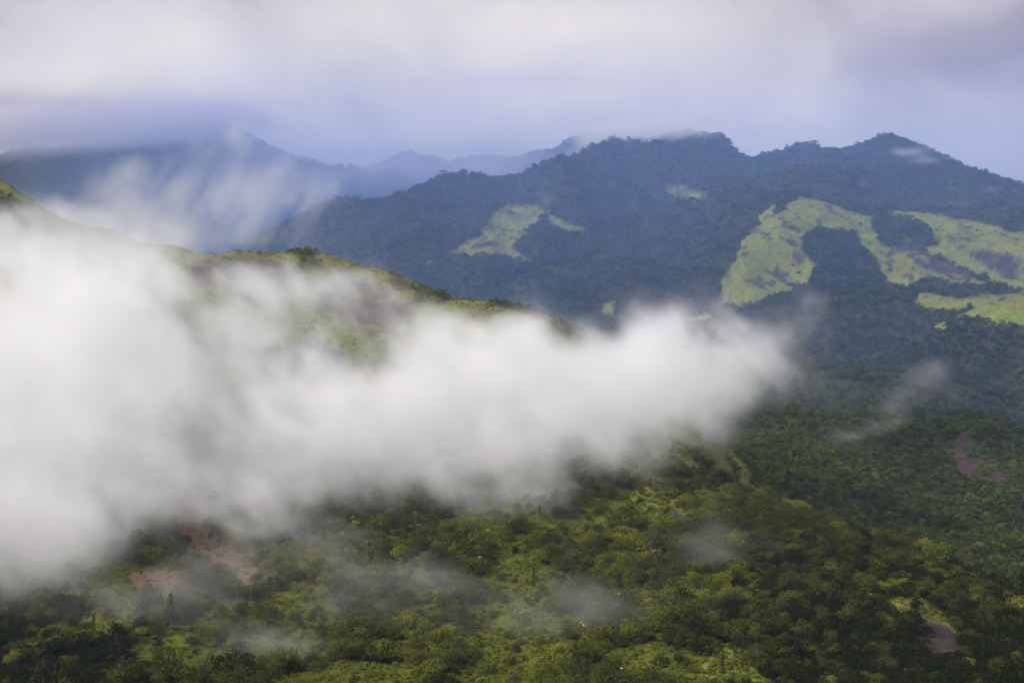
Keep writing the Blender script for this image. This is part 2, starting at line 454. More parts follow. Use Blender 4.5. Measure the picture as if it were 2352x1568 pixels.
def land_material():
    m, n, l = new_mat('hill_ground')
    out = n.new('ShaderNodeOutputMaterial')
    b = n.new('ShaderNodeBsdfPrincipled'); b.inputs['Roughness'].default_value = 0.95; b.inputs['Specular IOR Level'].default_value = 0.1
    l.new(b.outputs[0], out.inputs[0])
    geo = n.new('ShaderNodeNewGeometry')

    def noise(scale, detail=4, rough=0.6):
        t = n.new('ShaderNodeTexNoise'); t.inputs['Scale'].default_value = scale; t.inputs['Detail'].default_value = detail; t.inputs['Roughness'].default_value = rough
        l.new(geo.outputs['Position'], t.inputs['Vector'])
        return t.outputs[0]

    def ramp(src, a, b_):
        r = n.new('ShaderNodeMapRange'); r.inputs[1].default_value = a; r.inputs[2].default_value = b_
        l.new(src, r.inputs[0])
        return r.outputs[0]

    def attr(name):
        a = n.new('ShaderNodeAttribute'); a.attribute_name = name
        return a.outputs['Fac']
    na, nb, nc = noise(0.018), noise(0.09), noise(0.6, 3)
    floor = mixc(n, l, ramp(nb, .35, .65), (0.022, 0.030, 0.010), (0.040, 0.052, 0.016))
    gr = mixc(n, l, ramp(na, .38, .62), (0.225, 0.265, 0.036), (0.262, 0.250, 0.045))
    gr = mixc(n, l, ramp(nb, .40, .66), gr, (0.130, 0.170, 0.028))
    gr = mixc(n, l, ramp(nc, .45, .75), gr, (0.090, 0.115, 0.022))
    nd_ = noise(0.035, 5, .65)
    gr = mixc(n, l, ramp(nd_, .52, .70), gr, (0.150, 0.115, 0.048))
    sb = mixc(n, l, ramp(nb, .35, .65), (0.130, 0.145, 0.011), (0.065, 0.080, 0.010))
    sb = mixc(n, l, ramp(nc, .40, .70), sb, (0.038, 0.050, 0.008))
    gr = mixc(n, l, attr('scrub_cover'), gr, sb)
    rk = mixc(n, l, ramp(nb, .35, .65), (0.070, 0.052, 0.050), (0.032, 0.024, 0.022))
    so = mixc(n, l, ramp(nc, .35, .65), (0.180, 0.108, 0.060), (0.095, 0.064, 0.036))
    c = mixc(n, l, attr('grass_cover'), floor, gr)
    c = mixc(n, l, attr('rock_cover'), c, rk)
    c = mixc(n, l, attr('soil_cover'), c, so)
    l.new(c, b.inputs['Base Color'])
    bump = n.new('ShaderNodeBump'); bump.inputs['Strength'].default_value = 0.8; bump.inputs['Distance'].default_value = 1.5
    l.new(nc, bump.inputs['Height']); l.new(bump.outputs[0], b.inputs['Normal'])
    return m


def leaf_material(name, lo, hi, var=0.5):
    """leaf colour varies from plant to plant and between leaf clumps of one plant"""
    m, n, l = new_mat(name)
    out = n.new('ShaderNodeOutputMaterial')
    oi = n.new('ShaderNodeObjectInfo')
    at = n.new('ShaderNodeAttribute'); at.attribute_name = 'tone'
    add = n.new('ShaderNodeMath'); add.operation = 'MULTIPLY_ADD'; add.inputs[1].default_value = var; add.use_clamp = True
    l.new(oi.outputs['Random'], add.inputs[0])
    sc2 = n.new('ShaderNodeMath'); sc2.operation = 'MULTIPLY'; sc2.inputs[1].default_value = 1 - var
    l.new(at.outputs['Fac'], sc2.inputs[0]); l.new(sc2.outputs[0], add.inputs[2])
    c = mixc(n, l, add.outputs[0], lo, hi)
    d = n.new('ShaderNodeBsdfDiffuse'); l.new(c, d.inputs[0])
    t = n.new('ShaderNodeBsdfTranslucent'); l.new(c, t.inputs[0])
    mx = n.new('ShaderNodeMixShader'); mx.inputs[0].default_value = 0.25
    l.new(d.outputs[0], mx.inputs[1]); l.new(t.outputs[0], mx.inputs[2]); l.new(mx.outputs[0], out.inputs[0])
    return m


def plain_material(name, a, b, scale=1.0):
    m, n, l = new_mat(name)
    out = n.new('ShaderNodeOutputMaterial')
    p = n.new('ShaderNodeBsdfPrincipled'); p.inputs['Roughness'].default_value = 0.9; p.inputs['Specular IOR Level'].default_value = 0.15
    tc = n.new('ShaderNodeTexCoord')
    t = n.new('ShaderNodeTexNoise'); t.inputs['Scale'].default_value = scale; t.inputs['Detail'].default_value = 5
    l.new(tc.outputs['Object'], t.inputs['Vector'])
    l.new(mixc(n, l, t.outputs[0], a, b), p.inputs['Base Color']); l.new(p.outputs[0], out.inputs[0])
    return m


MAT_LAND = land_material()
MAT_LEAF = {
    'darkened': leaf_material('vignette_grove_foliage', (0.008, 0.012, 0.003), (0.034, 0.042, 0.008)),  # near-black leaves: corner darkening put into their colour; random groves share them
    'dark': leaf_material('dark_foliage', (0.028, 0.040, 0.008), (0.105, 0.122, 0.019)),
    'mid': leaf_material('green_foliage', (0.048, 0.066, 0.010), (0.175, 0.190, 0.024)),
    'light': leaf_material('light_foliage', (0.090, 0.115, 0.011), (0.280, 0.285, 0.030)),
    'olive': leaf_material('olive_foliage', (0.045, 0.050, 0.018), (0.110, 0.105, 0.040)),
    'scrub': leaf_material('scrub_foliage', (0.075, 0.100, 0.009), (0.230, 0.245, 0.018)),
    'dark_wood': leaf_material('dark_mountain_foliage', (0.012, 0.027, 0.009), (0.055, 0.082, 0.024), 0.6),  # darker species tone of the far forest
    'light_wood': leaf_material('pale_mountain_foliage', (0.034, 0.056, 0.012), (0.165, 0.185, 0.040), 0.6),  # lighter species tone of the far forest
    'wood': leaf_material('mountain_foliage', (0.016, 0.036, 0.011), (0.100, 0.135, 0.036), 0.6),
}
MAT_BARK = plain_material('bark', (0.10, 0.085, 0.065), (0.05, 0.04, 0.03), 2)
MAT_PALE_BARK = plain_material('pale_bark', (0.30, 0.30, 0.25), (0.18, 0.18, 0.14), 2)
MAT_STONE = plain_material('dark_stone', (0.13, 0.10, 0.12), (0.05, 0.04, 0.05), 0.8)
MAT_PALE_STONE = plain_material('pale_stone', (0.75, 0.74, 0.72), (0.55, 0.54, 0.52), 1.5)


# ------------------------------------------------------------------ the land, in one sheet split by hill
def mesh_from(name, verts, faces_flat, nper, mat, attrs=(), smooth=True):
    me = bpy.data.meshes.new(name)
    nv, nf = len(verts), len(faces_flat) // nper
    me.vertices.add(nv)
    me.vertices.foreach_set('co', np.asarray(verts, np.float32).ravel())
    me.loops.add(nf * nper)
    me.loops.foreach_set('vertex_index', np.asarray(faces_flat, np.int32))
    me.polygons.add(nf)
    me.polygons.foreach_set('loop_start', np.arange(0, nf * nper, nper, dtype=np.int32))
    me.polygons.foreach_set('use_smooth', np.full(nf, smooth))
    for nm, dom, arr in attrs:
        a = me.attributes.new(nm, 'FLOAT', dom)
        a.data.foreach_set('value', np.asarray(arr, np.float32))
    me.materials.append(mat)
    me.update(calc_edges=True)
    return me


def link(name, data, parent=None, **props):
    o = bpy.data.objects.new(name, data)
    COL.objects.link(o)
    if parent is not None:
        o.parent = parent
    for k, v in props.items():
        o[k] = v
    return o


rows = np.concatenate([np.linspace(math.log(3), math.log(600), 70, endpoint=False), np.linspace(math.log(600), math.log(1400), 230, endpoint=False),
                       np.linspace(math.log(1400), math.log(5000), 420, endpoint=False), np.linspace(math.log(5000), math.log(16000), 130)])
inner = np.linspace(-0.44, 0.44, 470)
outer = 0.44 + (np.linspace(0, 1, 26)[1:] ** 2.2) * 5.5
cols = np.concatenate([-outer[::-1], inner, outer])
nr, ncl = len(rows), len(cols)
LL, QQ = np.meshgrid(rows, cols, indexing='ij')
YY = np.exp(LL).ravel()
XX = QQ.ravel() * YY
ZZ = height(XX, YY)
GG = group_at(XX, YY)
cg, crk, cso = cover(XX, YY, ZZ, GG)
PASTURE = cover.pasture
VV = np.stack([XX, YY, ZZ], 1)
idx = np.arange(nr * ncl).reshape(nr, ncl)
quads = np.stack([idx[:-1, :-1], idx[:-1, 1:], idx[1:, 1:], idx[1:, :-1]], -1).reshape(-1, 4)
fg = GG[quads[:, 0]]
LAND = [('near_hill', 'scrubby lower hillside with clearings below the drifting mist'), ('grassy_hill', 'grassy hill with stony patches rising behind the mist'),
        ('forested_mountain', 'forested blue mountain with bright grass spurs across the valley'), ('far_mountain', 'dark blue mountain with its top in the cloud'),
        ('distant_ranges', 'pale distant ranges behind the forested mountain')]
for k, (nm, lb) in enumerate(LAND):
    f = quads[fg == k]
    used, inv = np.unique(f, return_inverse=True)
    me = mesh_from(nm, VV[used], inv.ravel(), 4, MAT_LAND, (('grass_cover', 'POINT', cg[used]), ('rock_cover', 'POINT', crk[used]), ('soil_cover', 'POINT', cso[used]), ('scrub_cover', 'POINT', ((GG[used] == N_) * (1 - PASTURE[used]) + (GG[used] == G_) * .55))))
    link(nm, me, kind='structure', label=lb)
g = 40000.0
LOWEST = -470.0
me = bpy.data.meshes.new('ground')
me.from_pydata([(-g, -g, LOWEST), (g, -g, LOWEST), (g, g, LOWEST), (-g, g, LOWEST)], [], [(0, 1, 2, 3)])
me.materials.append(MAT_LAND)
link('ground', me, kind='structure')
print('land', round(time.time() - T0, 1), 'lowest', ZZ.min(), 'highest', ZZ.max())

# line of sight: the highest slope ratio met before each row, for leaving out plants nobody sees
SL = (ZZ / YY).reshape(nr, ncl)
RUN = np.maximum.accumulate(SL, axis=0)


def in_sight(x, y, z, tall):
    ci = np.clip(np.searchsorted(cols, x / y), 0, ncl - 1)
    ri = np.clip(np.searchsorted(rows, np.log(y)) - 2, 0, nr - 1)
    return (z + tall) / y > RUN[ri, ci] - 2.0 / y


# ------------------------------------------------------------------ plants
def leaf_cards(centres, normals, size, rng, jit=0.5):
    """one small bent four-cornered leaf clump per centre"""
    n = len(centres)
    nr_ = normals + rng.normal(0, jit, (n, 3))
    nr_ /= np.linalg.norm(nr_, axis=1)[:, None]
    t = np.cross(nr_, rng.normal(0, 1, (n, 3)))
    t /= np.linalg.norm(t, axis=1)[:, None]
    b = np.cross(nr_, t)
    s = (size * rng.uniform(0.6, 1.35, n))[:, None]
    asp = rng.uniform(0.5, 0.95, n)[:, None]
    v = np.stack([centres - t * s, centres - b * s * asp + nr_ * s * .15, centres + t * s - nr_ * s * .2, centres + b * s * asp], 1)
    return v.reshape(-1, 3), np.arange(4 * n)


def crown_mesh(name, rng, width, high, base, lobes, cards, size, mat, shape='dome'):
    """leaf clumps spread over the lobes of a crown"""
    C, Nn, tone = [], [], []
    lob = []
    for k in range(lobes):
        a = 2 * math.pi * k / lobes + rng.uniform(-.5, .5)
        if shape == 'dome':
            r = width * (0.0 if k == 0 else rng.uniform(.16, .40))
            zc = base + (high - base) * (rng.uniform(.58, .75) if k == 0 else rng.uniform(.12, .62))
            rad = width * rng.uniform(.20, .30)
            rz = rad * rng.uniform(.6, .85)
        elif shape == 'column':
            zc = base + (high - base) * (k + .5) / lobes
            f = 1 - abs((k + .5) / lobes - .4) * 1.1
            r = width * .12 * f; rad = width * .42 * max(f, .25); rz = (high - base) / lobes * .9
        else:
            r = width * rng.uniform(0, .35); zc = base + (high - base) * rng.uniform(.25, .55); rad = width * rng.uniform(.2, .3); rz = rad * .8
        lob.append((r * math.cos(a), r * math.sin(a), zc, rad, rz, rng.uniform(0, 1)))
    per = cards // lobes
    for (x, y, z, rad, rz, tn) in lob:
        d = rng.normal(0, 1, (per, 3))
        d[:, 2] = np.abs(d[:, 2]) * 1.0 - 0.35
        d /= np.linalg.norm(d, axis=1)[:, None]
        rr = rng.uniform(.72, 1.08, per)[:, None]
        C.append(np.array([x, y, z]) + d * rr * np.array([rad, rad, rz]))
        Nn.append(d)
        tone.append(np.clip(tn * .6 + rng.uniform(0, .4, per), 0, 1))
    C, Nn, tone = np.concatenate(C), np.concatenate(Nn), np.concatenate(tone)
    v, f = leaf_cards(C, Nn, size, rng)
    return mesh_from(name, v, f, 4, mat, (('tone', 'FACE', tone),), smooth=False)


def tubes_mesh(name, paths, mat, sides=5):
    V, F = [], []
    for pts, radii in paths:
        base = len(V)
        for (p, r) in zip(pts, radii):
            for s in range(sides):
                a = 2 * math.pi * s / sides
                V.append((p[0] + r * math.cos(a), p[1] + r * math.sin(a), p[2]))
        for i in range(len(pts) - 1):
            for s in range(sides):
                a0 = base + i * sides + s; a1 = base + i * sides + (s + 1) % sides
                F += [a0, a1, a1 + sides, a0 + sides]
    return mesh_from(name, np.array(V), np.array(F), 4, mat)


def trunk_mesh(name, rng, high, width, mat, r0=0.32):
    bend = rng.uniform(-.5, .5, 2)
    tops = [((0, 0, -1.5), r0 * 1.3), ((bend[0] * .3, bend[1] * .3, high * .3), r0), ((bend[0], bend[1], high * .62), r0 * .6), ((bend[0] * 1.2, bend[1] * 1.2, high * .85), r0 * .25)]
    paths = [([t[0] for t in tops], [t[1] for t in tops])]
    for k in range(4):
        a = rng.uniform(0, 6.28)
        z0 = high * rng.uniform(.35, .55)
        e = (math.cos(a) * width * .32, math.sin(a) * width * .32, high * rng.uniform(.6, .75))
        m_ = (e[0] * .45, e[1] * .45, (z0 + e[2]) / 2 - .2)
        paths.append(([(bend[0] * .5, bend[1] * .5, z0), m_, e], [r0 * .45, r0 * .32, r0 * .12]))
    return tubes_mesh(name, paths, mat)


rg = np.random.default_rng(5)
TREES = []           # (crown mesh, trunk mesh, tone, high, width)
for k in range(11):
    tone = ['dark', 'mid', 'light', 'dark', 'mid', 'olive', 'dark', 'mid', 'light', 'darkened', 'darkened'][k]
    w, h = rg.uniform(7.5, 11.5), rg.uniform(9, 13)
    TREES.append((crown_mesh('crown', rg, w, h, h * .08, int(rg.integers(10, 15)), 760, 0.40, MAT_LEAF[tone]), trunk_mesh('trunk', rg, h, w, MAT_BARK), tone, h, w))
SLIM = []
for k in range(3):
    w, h = rg.uniform(4, 5.5), rg.uniform(13, 18)
    SLIM.append((crown_mesh('crown', rg, w, h, h * .22, 7, 520, 0.40, MAT_LEAF['dark'], 'column'), trunk_mesh('trunk', rg, h, w * .5, MAT_PALE_BARK, .22), 'dark', h, w))
BUSH = []
for k in range(6):
    tone = ['mid', 'light', 'scrub', 'scrub', 'light', 'mid'][k]
    w, h = rg.uniform(3.0, 4.6), rg.uniform(2.2, 3.4)
    BUSH.append((crown_mesh('foliage', rg, w, h, 0, 5, 150, 0.34, MAT_LEAF[tone], 'bush'), tubes_mesh('stem', [([(0, 0, -.6), (.1, .1, h * .4)], [.12, .05])], MAT_BARK, 4), tone, h, w))
SCRUB = [(crown_mesh('scrub_clump', rg, rg.uniform(2.4, 3.8), rg.uniform(1.2, 2.2), 0, 4, 56, 0.36, MAT_LEAF['scrub' if k < 3 else 'light'], 'bush'), None) for k in range(5)]
FARWOOD = [crown_mesh('canopy', rg, rg.uniform(10, 15), rg.uniform(8, 11.5), 1, 6, 110, 1.1, MAT_LEAF[('dark_wood', 'wood', 'light_wood')[k // 4]]) for k in range(12)]


def palm_meshes(rng, h):
    n = 9
    V, F, tone = [], [], []
    for k in range(n):
        a = 2 * math.pi * k / n + rng.uniform(-.2, .2)
        L_ = rng.uniform(1.8, 2.5); up = rng.uniform(.5, 1.1)
        prev = None
        for s in range(5):
            t = s / 4
            r = L_ * t; z = h + up * math.sin(t * 2.4) - t * t * 1.2
            wd = .38 * math.sin(math.pi * min(t * .85 + .12, 1)) + .04
            c = np.array([math.cos(a) * r, math.sin(a) * r, z]); sd_ = np.array([-math.sin(a), math.cos(a), -.25]) * wd
            cur = (c - sd_, c + sd_)
            if prev is not None:
                b = len(V)
                V += [prev[0], prev[1], cur[1], cur[0]]
                F += [b, b + 1, b + 2, b + 3]
                tone.append(rng.uniform(.3, 1))
            prev = cur
    crown = mesh_from('crown', np.array(V), np.array(F), 4, MAT_LEAF['light'], (('tone', 'FACE', np.array(tone)),), smooth=False)
    trunk = tubes_mesh('trunk', [([(0, 0, -1), (.1, 0, h * .5), (0.05, .1, h + .15)], [.17, .13, .11])], MAT_PALE_BARK, 6)
    return crown, trunk


PALMS = [palm_meshes(rg, h) + ('light', h, 4) for h in (10, 12, 14)]


def scatter(y0, y1, spacing, qmax=0.43):
    n = int(qmax * (y1 ** 2 - y0 ** 2) / spacing ** 2)
    y = np.sqrt(RNG.uniform(y0 ** 2, y1 ** 2, n))
    x = RNG.uniform(-qmax, qmax, n) * y
    z = height(x, y)
    return x, y, z


def points_object(name, label, pos, scale, rotz, which, sources, zscale=None):
    """a mass of plants: points that carry one instanced plant each"""
    me = bpy.data.meshes.new(name)
    me.vertices.add(len(pos))
    me.vertices.foreach_set('co', np.asarray(pos, np.float32).ravel())
    for nm, arr, ty in (('size', scale, 'FLOAT'), ('turn', rotz, 'FLOAT'), ('which', which, 'INT')):
        a = me.attributes.new(nm, ty, 'POINT')
        a.data.foreach_set('value', np.asarray(arr, np.int32 if ty == 'INT' else np.float32))
    o = link(name, me, kind='stuff', label=label)
    src = bpy.data.collections.new(name + '_plants')
    for k, meshes in enumerate(sources):
        so_ = bpy.data.objects.new('%s_plant' % name, meshes)
        src.objects.link(so_)
    ng = bpy.data.node_groups.new(name, 'GeometryNodeTree')
    ng.interface.new_socket('Geometry', in_out='INPUT', socket_type='NodeSocketGeometry')
    ng.interface.new_socket('Geometry', in_out='OUTPUT', socket_type='NodeSocketGeometry')
    n, l = ng.nodes, ng.links
    gi, go = n.new('NodeGroupInput'), n.new('NodeGroupOutput')
    ip = n.new('GeometryNodeInstanceOnPoints')
    ci = n.new('GeometryNodeCollectionInfo'); ci.inputs['Collection'].default_value = src; ci.inputs['Separate Children'].default_value = True; ci.inputs['Reset Children'].default_value = True

    def att(nm, ty):
        a = n.new('GeometryNodeInputNamedAttribute'); a.data_type = ty; a.inputs[0].default_value = nm
        return a.outputs[0]
    l.new(gi.outputs[0], ip.inputs['Points']); l.new(ci.outputs[0], ip.inputs['Instance'])
    ip.inputs['Pick Instance'].default_value = True
    l.new(att('which', 'INT'), ip.inputs['Instance Index'])
    cb = n.new('ShaderNodeCombineXYZ'); l.new(att('turn', 'FLOAT'), cb.inputs[2])
    l.new(cb.outputs[0], ip.inputs['Rotation'])
    l.new(att('size', 'FLOAT'), ip.inputs['Scale'])
    l.new(ip.outputs[0], go.inputs[0])
    o.modifiers.new('plants', 'NODES').node_group = ng
    return o


def joined(a, b, name):
    """crown and trunk in one mesh, for the plants of a mass"""
    import bmesh
    if b is None:
        return a
    bm = bmesh.new(); bm.from_mesh(a)
    n0 = len(bm.faces)
    bm.from_mesh(b)
    bm.faces.ensure_lookup_table()
    for f in bm.faces[n0:]:
        f.material_index = 1
    me = bpy.data.meshes.new(name); bm.to_mesh(me); bm.free()
    me.materials.append(a.materials[0]); me.materials.append(b.materials[0])
    return me


def thin(x, y, r):
    """indices of points kept so that two kept ones share no cell of side r (a quick blue-noise thinning)"""
    key = np.floor(x / r).astype(np.int64) * 1000003 + np.floor(y / r).astype(np.int64)
    return np.unique(key, return_index=True)[1]


# ---- near slope and grassy hill: trees
x, y, z = scatter(600, 2150, 3.2)
k = thin(x, y, 5.0)
x, y, z = x[k], y[k], z[k]
gq = group_at(x, y)
gr, rk, so = cover(x, y, z, gq)
ok = (gq <= G_) & in_sight(x, y, z, 10)
dens = np.where(gq == N_, 1 - gr * 0.90, (1 - gr) * .8 + .03) * (1 - so * .9) * (1 - rk * .95)
grove = fbm2(x / 26, y / 26, 3, 9)
ok &= RNG.random(len(x)) < np.clip(dens + grove * .35 * (gr > .3) * (gq == N_), 0, 1)
x, y, z, gr, gq = x[ok], y[ok], z[ok], gr[ok], gq[ok]
u, v = uv_of(x, y, z)
tn = RNG.random(len(x)) + 0.5 * fbm2(x / 60, y / 60, 2, 10)
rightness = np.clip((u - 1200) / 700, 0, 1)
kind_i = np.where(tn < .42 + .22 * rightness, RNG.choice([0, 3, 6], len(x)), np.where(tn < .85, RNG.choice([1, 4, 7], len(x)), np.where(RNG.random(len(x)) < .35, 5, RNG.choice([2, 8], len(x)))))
vignette_grove = np.clip((u - 1500) / 600, 0, 1) * np.clip((v - 1250) / 250, 0, 1) * .85 + np.clip((600 - u) / 400, 0, 1) * np.clip((v - 1350) / 100, 0, 1) * .8 + .03 + .20 * (fbm2(x / 45, y / 45, 2, 7) > .45)  # lower corners get darkened leaves: lens vignetting put into colour; groves vary at random
kind_i = np.where(RNG.random(len(x)) < vignette_grove, RNG.choice([9, 10], len(x)), kind_i)
size = np.clip(np.exp(RNG.normal(-.28, .30, len(x))), .40, 1.6) * np.where(gq == G_, .6, 1) * np.where(gr > .5, .62, 1)
size *= 1 + .25 * fbm2(x / 80, y / 80, 2, 3)
turn = RNG.uniform(0, 6.28, len(x))
hs = np.array([t[3] for t in TREES])
shows = size * hs[kind_i] / y
shows = np.where((u > -20) & (u < 2372) & (v < 1610), shows, 0)
order = np.argsort(-shows)
near300 = order[:290]
rest = np.setdiff1d(np.arange(len(x)), near300)
pos = np.stack([x, y, z - .3], 1)
near_joined = [joined(t[0], t[1], 'wood_tree') for t in TREES]
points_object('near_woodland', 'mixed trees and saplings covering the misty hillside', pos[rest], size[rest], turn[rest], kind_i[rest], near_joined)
NEAR = [(pos[i], size[i], turn[i], int(kind_i[i]), u[i], v[i]) for i in near300]
print('near trees', len(x), round(time.time() - T0, 1))

# landmarks for the wording of labels
MARKS = [(440, 1200, 'the upper brown soil clearing'), (365, 1335, 'the lower brown soil clearing'), (560, 1300, 'the reddish soil bank'), (1640, 1245, 'the misted rock slab'),
         (1540, 1160, 'the yellowish rock scar'), (2150, 1450, 'the bare purple rock slab'), (1385, 1455, 'the pale stones'), (1530, 1040, 'the bare green knoll'), (1040, 1280, 'the dark round grove'),
         (120, 1500, 'the darkened lower hillside corner'), (280, 1520, 'the black-looking thicket'), (700, 1500, 'the bright scrub slope'), (960, 1480, 'the broad leafy scrub'), (1200, 1530, 'the green lower clearing'),
         (1700, 1530, 'the yellow-green scrub strip'), (1900, 1500, 'the dense dark wood'), (2300, 1540, 'the darkened brownish corner trees'), (1450, 1540, 'the yellow-topped saplings'), (560, 1450, 'the drifting thin veil'), (2050, 1540, 'the foot of the purple slab')]


def label_for(tone, size, u, v, noun, ysz=('small', 'middling', 'tall')):
    tones = {'darkened': 'blackish green', 'dark': 'dark green', 'mid': 'mid green', 'light': 'yellow-green', 'olive': 'olive brown', 'scrub': 'bright lime-green'}
    i = int(np.argmin([math.hypot(u - a, (v - b) * 1.4) for a, b, _ in MARKS]))
    a, b, nm = MARKS[i]
    du, dv = u - a, v - b
    rel = 'right of' if du > abs(dv) * 1.2 else 'left of' if -du > abs(dv) * 1.2 else 'uphill from' if dv < 0 else 'downhill from'
    far_ = 'close ' if math.hypot(du, dv) < 70 else ''
    label_for.last_u = u
    sz = ysz[0] if size < .8 else ysz[1] if size < 1.1 else ysz[2]
    return '%s %s %s %s%s %s' % (sz, tones[tone], noun, far_, rel, nm)


SAID = {}


def plant(name, cat, group, label, crown, trunk, pos, size, turn, cname='crown', tname='trunk'):
    e = bpy.data.objects.new(name, None)
    e.empty_display_size = .5
    COL.objects.link(e)
    e.location = pos; e.scale = (size,) * 3; e.rotation_euler = (0, 0, turn)
    e['label'] = label; e['category'] = cat; e['group'] = group
    SAID.setdefault(label, []).append((pos[0] / pos[1], e))
    for nm, d in ((cname, crown), (tname, trunk)):
        c = bpy.data.objects.new(nm, d); COL.objects.link(c); c.parent = e
    return e


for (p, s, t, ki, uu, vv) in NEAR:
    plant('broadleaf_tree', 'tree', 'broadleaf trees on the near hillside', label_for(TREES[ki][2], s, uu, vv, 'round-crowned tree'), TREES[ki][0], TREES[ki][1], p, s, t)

# ---- bushes and scrub in the clearings
x, y, z = scatter(600, 2000, 1.9)
k = thin(x, y, 2.2)
x, y, z = x[k], y[k], z[k]
gq = group_at(x, y)
gr, rk, so = cover(x, y, z, gq)
ok = (gq <= G_) & in_sight(x, y, z, 2)
pr = np.where(gq == N_, .80 * np.clip(gr + .1, 0, 1), .5 * np.clip(fbm2(x / 28, y / 28, 3, 3) * 2 - .35, 0, 1) + .02) * (1 - so * .85) * (1 - rk * .95)
cl = fbm2(x / 9, y / 9, 3, 2)
ok &= RNG.random(len(x)) < np.clip(pr * (1 + cl * 1.3), 0, 1)
x, y, z, gq = x[ok], y[ok], z[ok], gq[ok]
u, v = uv_of(x, y, z)
pos = np.stack([x, y, z - .15], 1)
isb = RNG.random(len(x)) < np.where(gq == N_, .28, .5)
size = RNG.uniform(.6, 1.2, len(x))
turn = RNG.uniform(0, 6.28, len(x))
bk = RNG.choice(6, len(x), p=[.22, .15, .22, .16, .13, .12])
bk = np.where(gq == G_, RNG.choice([0, 5, 1], len(x)), bk)
bidx = np.nonzero(isb)[0]
showb = size[bidx] / y[bidx] * np.where((u[bidx] > 0) & (u[bidx] < 2352) & (v[bidx] < 1575), 1, 0)
ob = bidx[np.argsort(-showb)]
first, later = ob[:280], ob[280:]
points_object('bushes_undergrowth', 'leafy bushes growing over the clearings of the hillside', pos[later], size[later], turn[later], bk[later], [joined(b[0], b[1], 'bush') for b in BUSH])
for i in first:
    b = BUSH[bk[i]]
    plant('bush', 'bush', 'bushes in the near clearings', label_for(b[2], size[i] * .85, u[i], v[i], 'leafy bush', ('little', 'rounded', 'big')), b[0], b[1], pos[i], size[i], turn[i], 'foliage', 'stem')
sidx = np.nonzero(~isb)[0]
points_object('undergrowth', 'low bright green scrub over the clearings', pos[sidx], size[sidx], turn[sidx], RNG.integers(0, 5, len(sidx)), [s[0] for s in SCRUB])
print('bushes', len(bidx), 'scrub', len(sidx), round(time.time() - T0, 1))

# ---- mountain forest
X, Y, Z, S = [], [], [], []
for (y0, y1, sp, cell, s0) in ((1150, 2000, 5.0, 6.2, .72), (2000, 3000, 6.5, 7.6, .85), (3000, 4700, 8.5, 10.0, 1.0), (4700, 7900, 13, 15, 1.15)):
    x, y, z = scatter(y0, y1, sp)
    k = thin(x, y, cell)
    x, y, z = x[k], y[k], z[k]
    gq = group_at(x, y)
    gr, rk, so = cover(x, y, z, gq)
    open_ = np.clip(np.maximum(gr, rk) * 1.05, 0, 1)
    keep = np.clip(1 - open_ + .22 * (fbm2(x / 26, y / 26, 3, 5) > .22) + .015, 0, 1)
    ok = (gq >= M_) & in_sight(x, y, z, 12) & (RNG.random(len(x)) < keep)
    X.append(x[ok]); Y.append(y[ok]); Z.append(z[ok]); S.append(s0 * RNG.uniform(.6, 1.25, ok.sum()) * np.where(open_[ok] > .6, .36, 1))
x, y, z, s = map(np.concatenate, (X, Y, Z, S))
s = s * (1 + .3 * fbm2(x / 70, y / 70, 2, 1)) * np.clip(np.exp(RNG.normal(0, .25, len(s))), .5, 1.8)
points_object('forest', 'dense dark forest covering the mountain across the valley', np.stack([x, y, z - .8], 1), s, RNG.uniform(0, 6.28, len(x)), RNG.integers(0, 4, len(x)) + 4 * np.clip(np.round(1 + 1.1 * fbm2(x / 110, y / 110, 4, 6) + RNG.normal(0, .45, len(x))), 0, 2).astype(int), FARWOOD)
print('forest', len(x), round(time.time() - T0, 1))


# ---- slender trees, palms, boulders, pale stones at surveyed spots
def ground_hit(u, v, d0, d1):
    """where the sight line of a survey point meets the land"""
    q, s = ray(u, v)
    d = np.linspace(d0, d1, 500)
    h = height(q * d, d)
    below = np.nonzero(h >= s * d)[0]
    i = below[0] if len(below) else int(np.argmin(np.abs(h - s * d)))
    return q * d[i], d[i], h[i]


slim_at = [(745, 1250, .8), (392, 1440, 1.15), (370, 1425, .9), (1012, 1190, .7), (1380, 1240, .7), (1450, 1225, .75), (1545, 1035, .45), (705, 1235, .9), (1225, 1360, .9), (1385, 1395, .8), (1690, 1545, .8), (1660, 1560, .7), (215, 1460, .8), (520, 1590, .9), (1240, 1195, .6)]
for i, (uu, vv, s_) in enumerate(slim_at):
    p = ground_hit(uu, vv, 620, 1300)
    t = SLIM[i % 3]
    plant('slender_tree', 'tree', 'slender dark trees on the near hillside', label_for('dark', s_, uu, vv, 'slender upright tree'), t[0], t[1], p, s_, i * 1.7)
prng = random.Random(4)
for i in range(48):
    if i < 27:
        uu, vv = prng.uniform(800, 1130), prng.uniform(1215, 1350)
    elif i < 37:
        uu, vv = prng.uniform(1500, 1660), prng.uniform(1110, 1150)
    else:
        uu, vv = prng.uniform(430, 900), prng.uniform(1180, 1420)
    p = ground_hit(uu, vv, 620, 1300)
    t = PALMS[i % 3]
    s_ = prng.uniform(.6, 1.15)
    pe = plant('palm_tree', 'palm', 'thin pale-stemmed palms on the near hillside', label_for('light', s_, uu, vv, 'thin pale-stemmed palm'), t[0], t[1], p, s_, prng.uniform(0, 6))
    pe.rotation_euler[0] = prng.uniform(-.12, .12)
    pe.rotation_euler[1] = prng.uniform(-.10, .10)


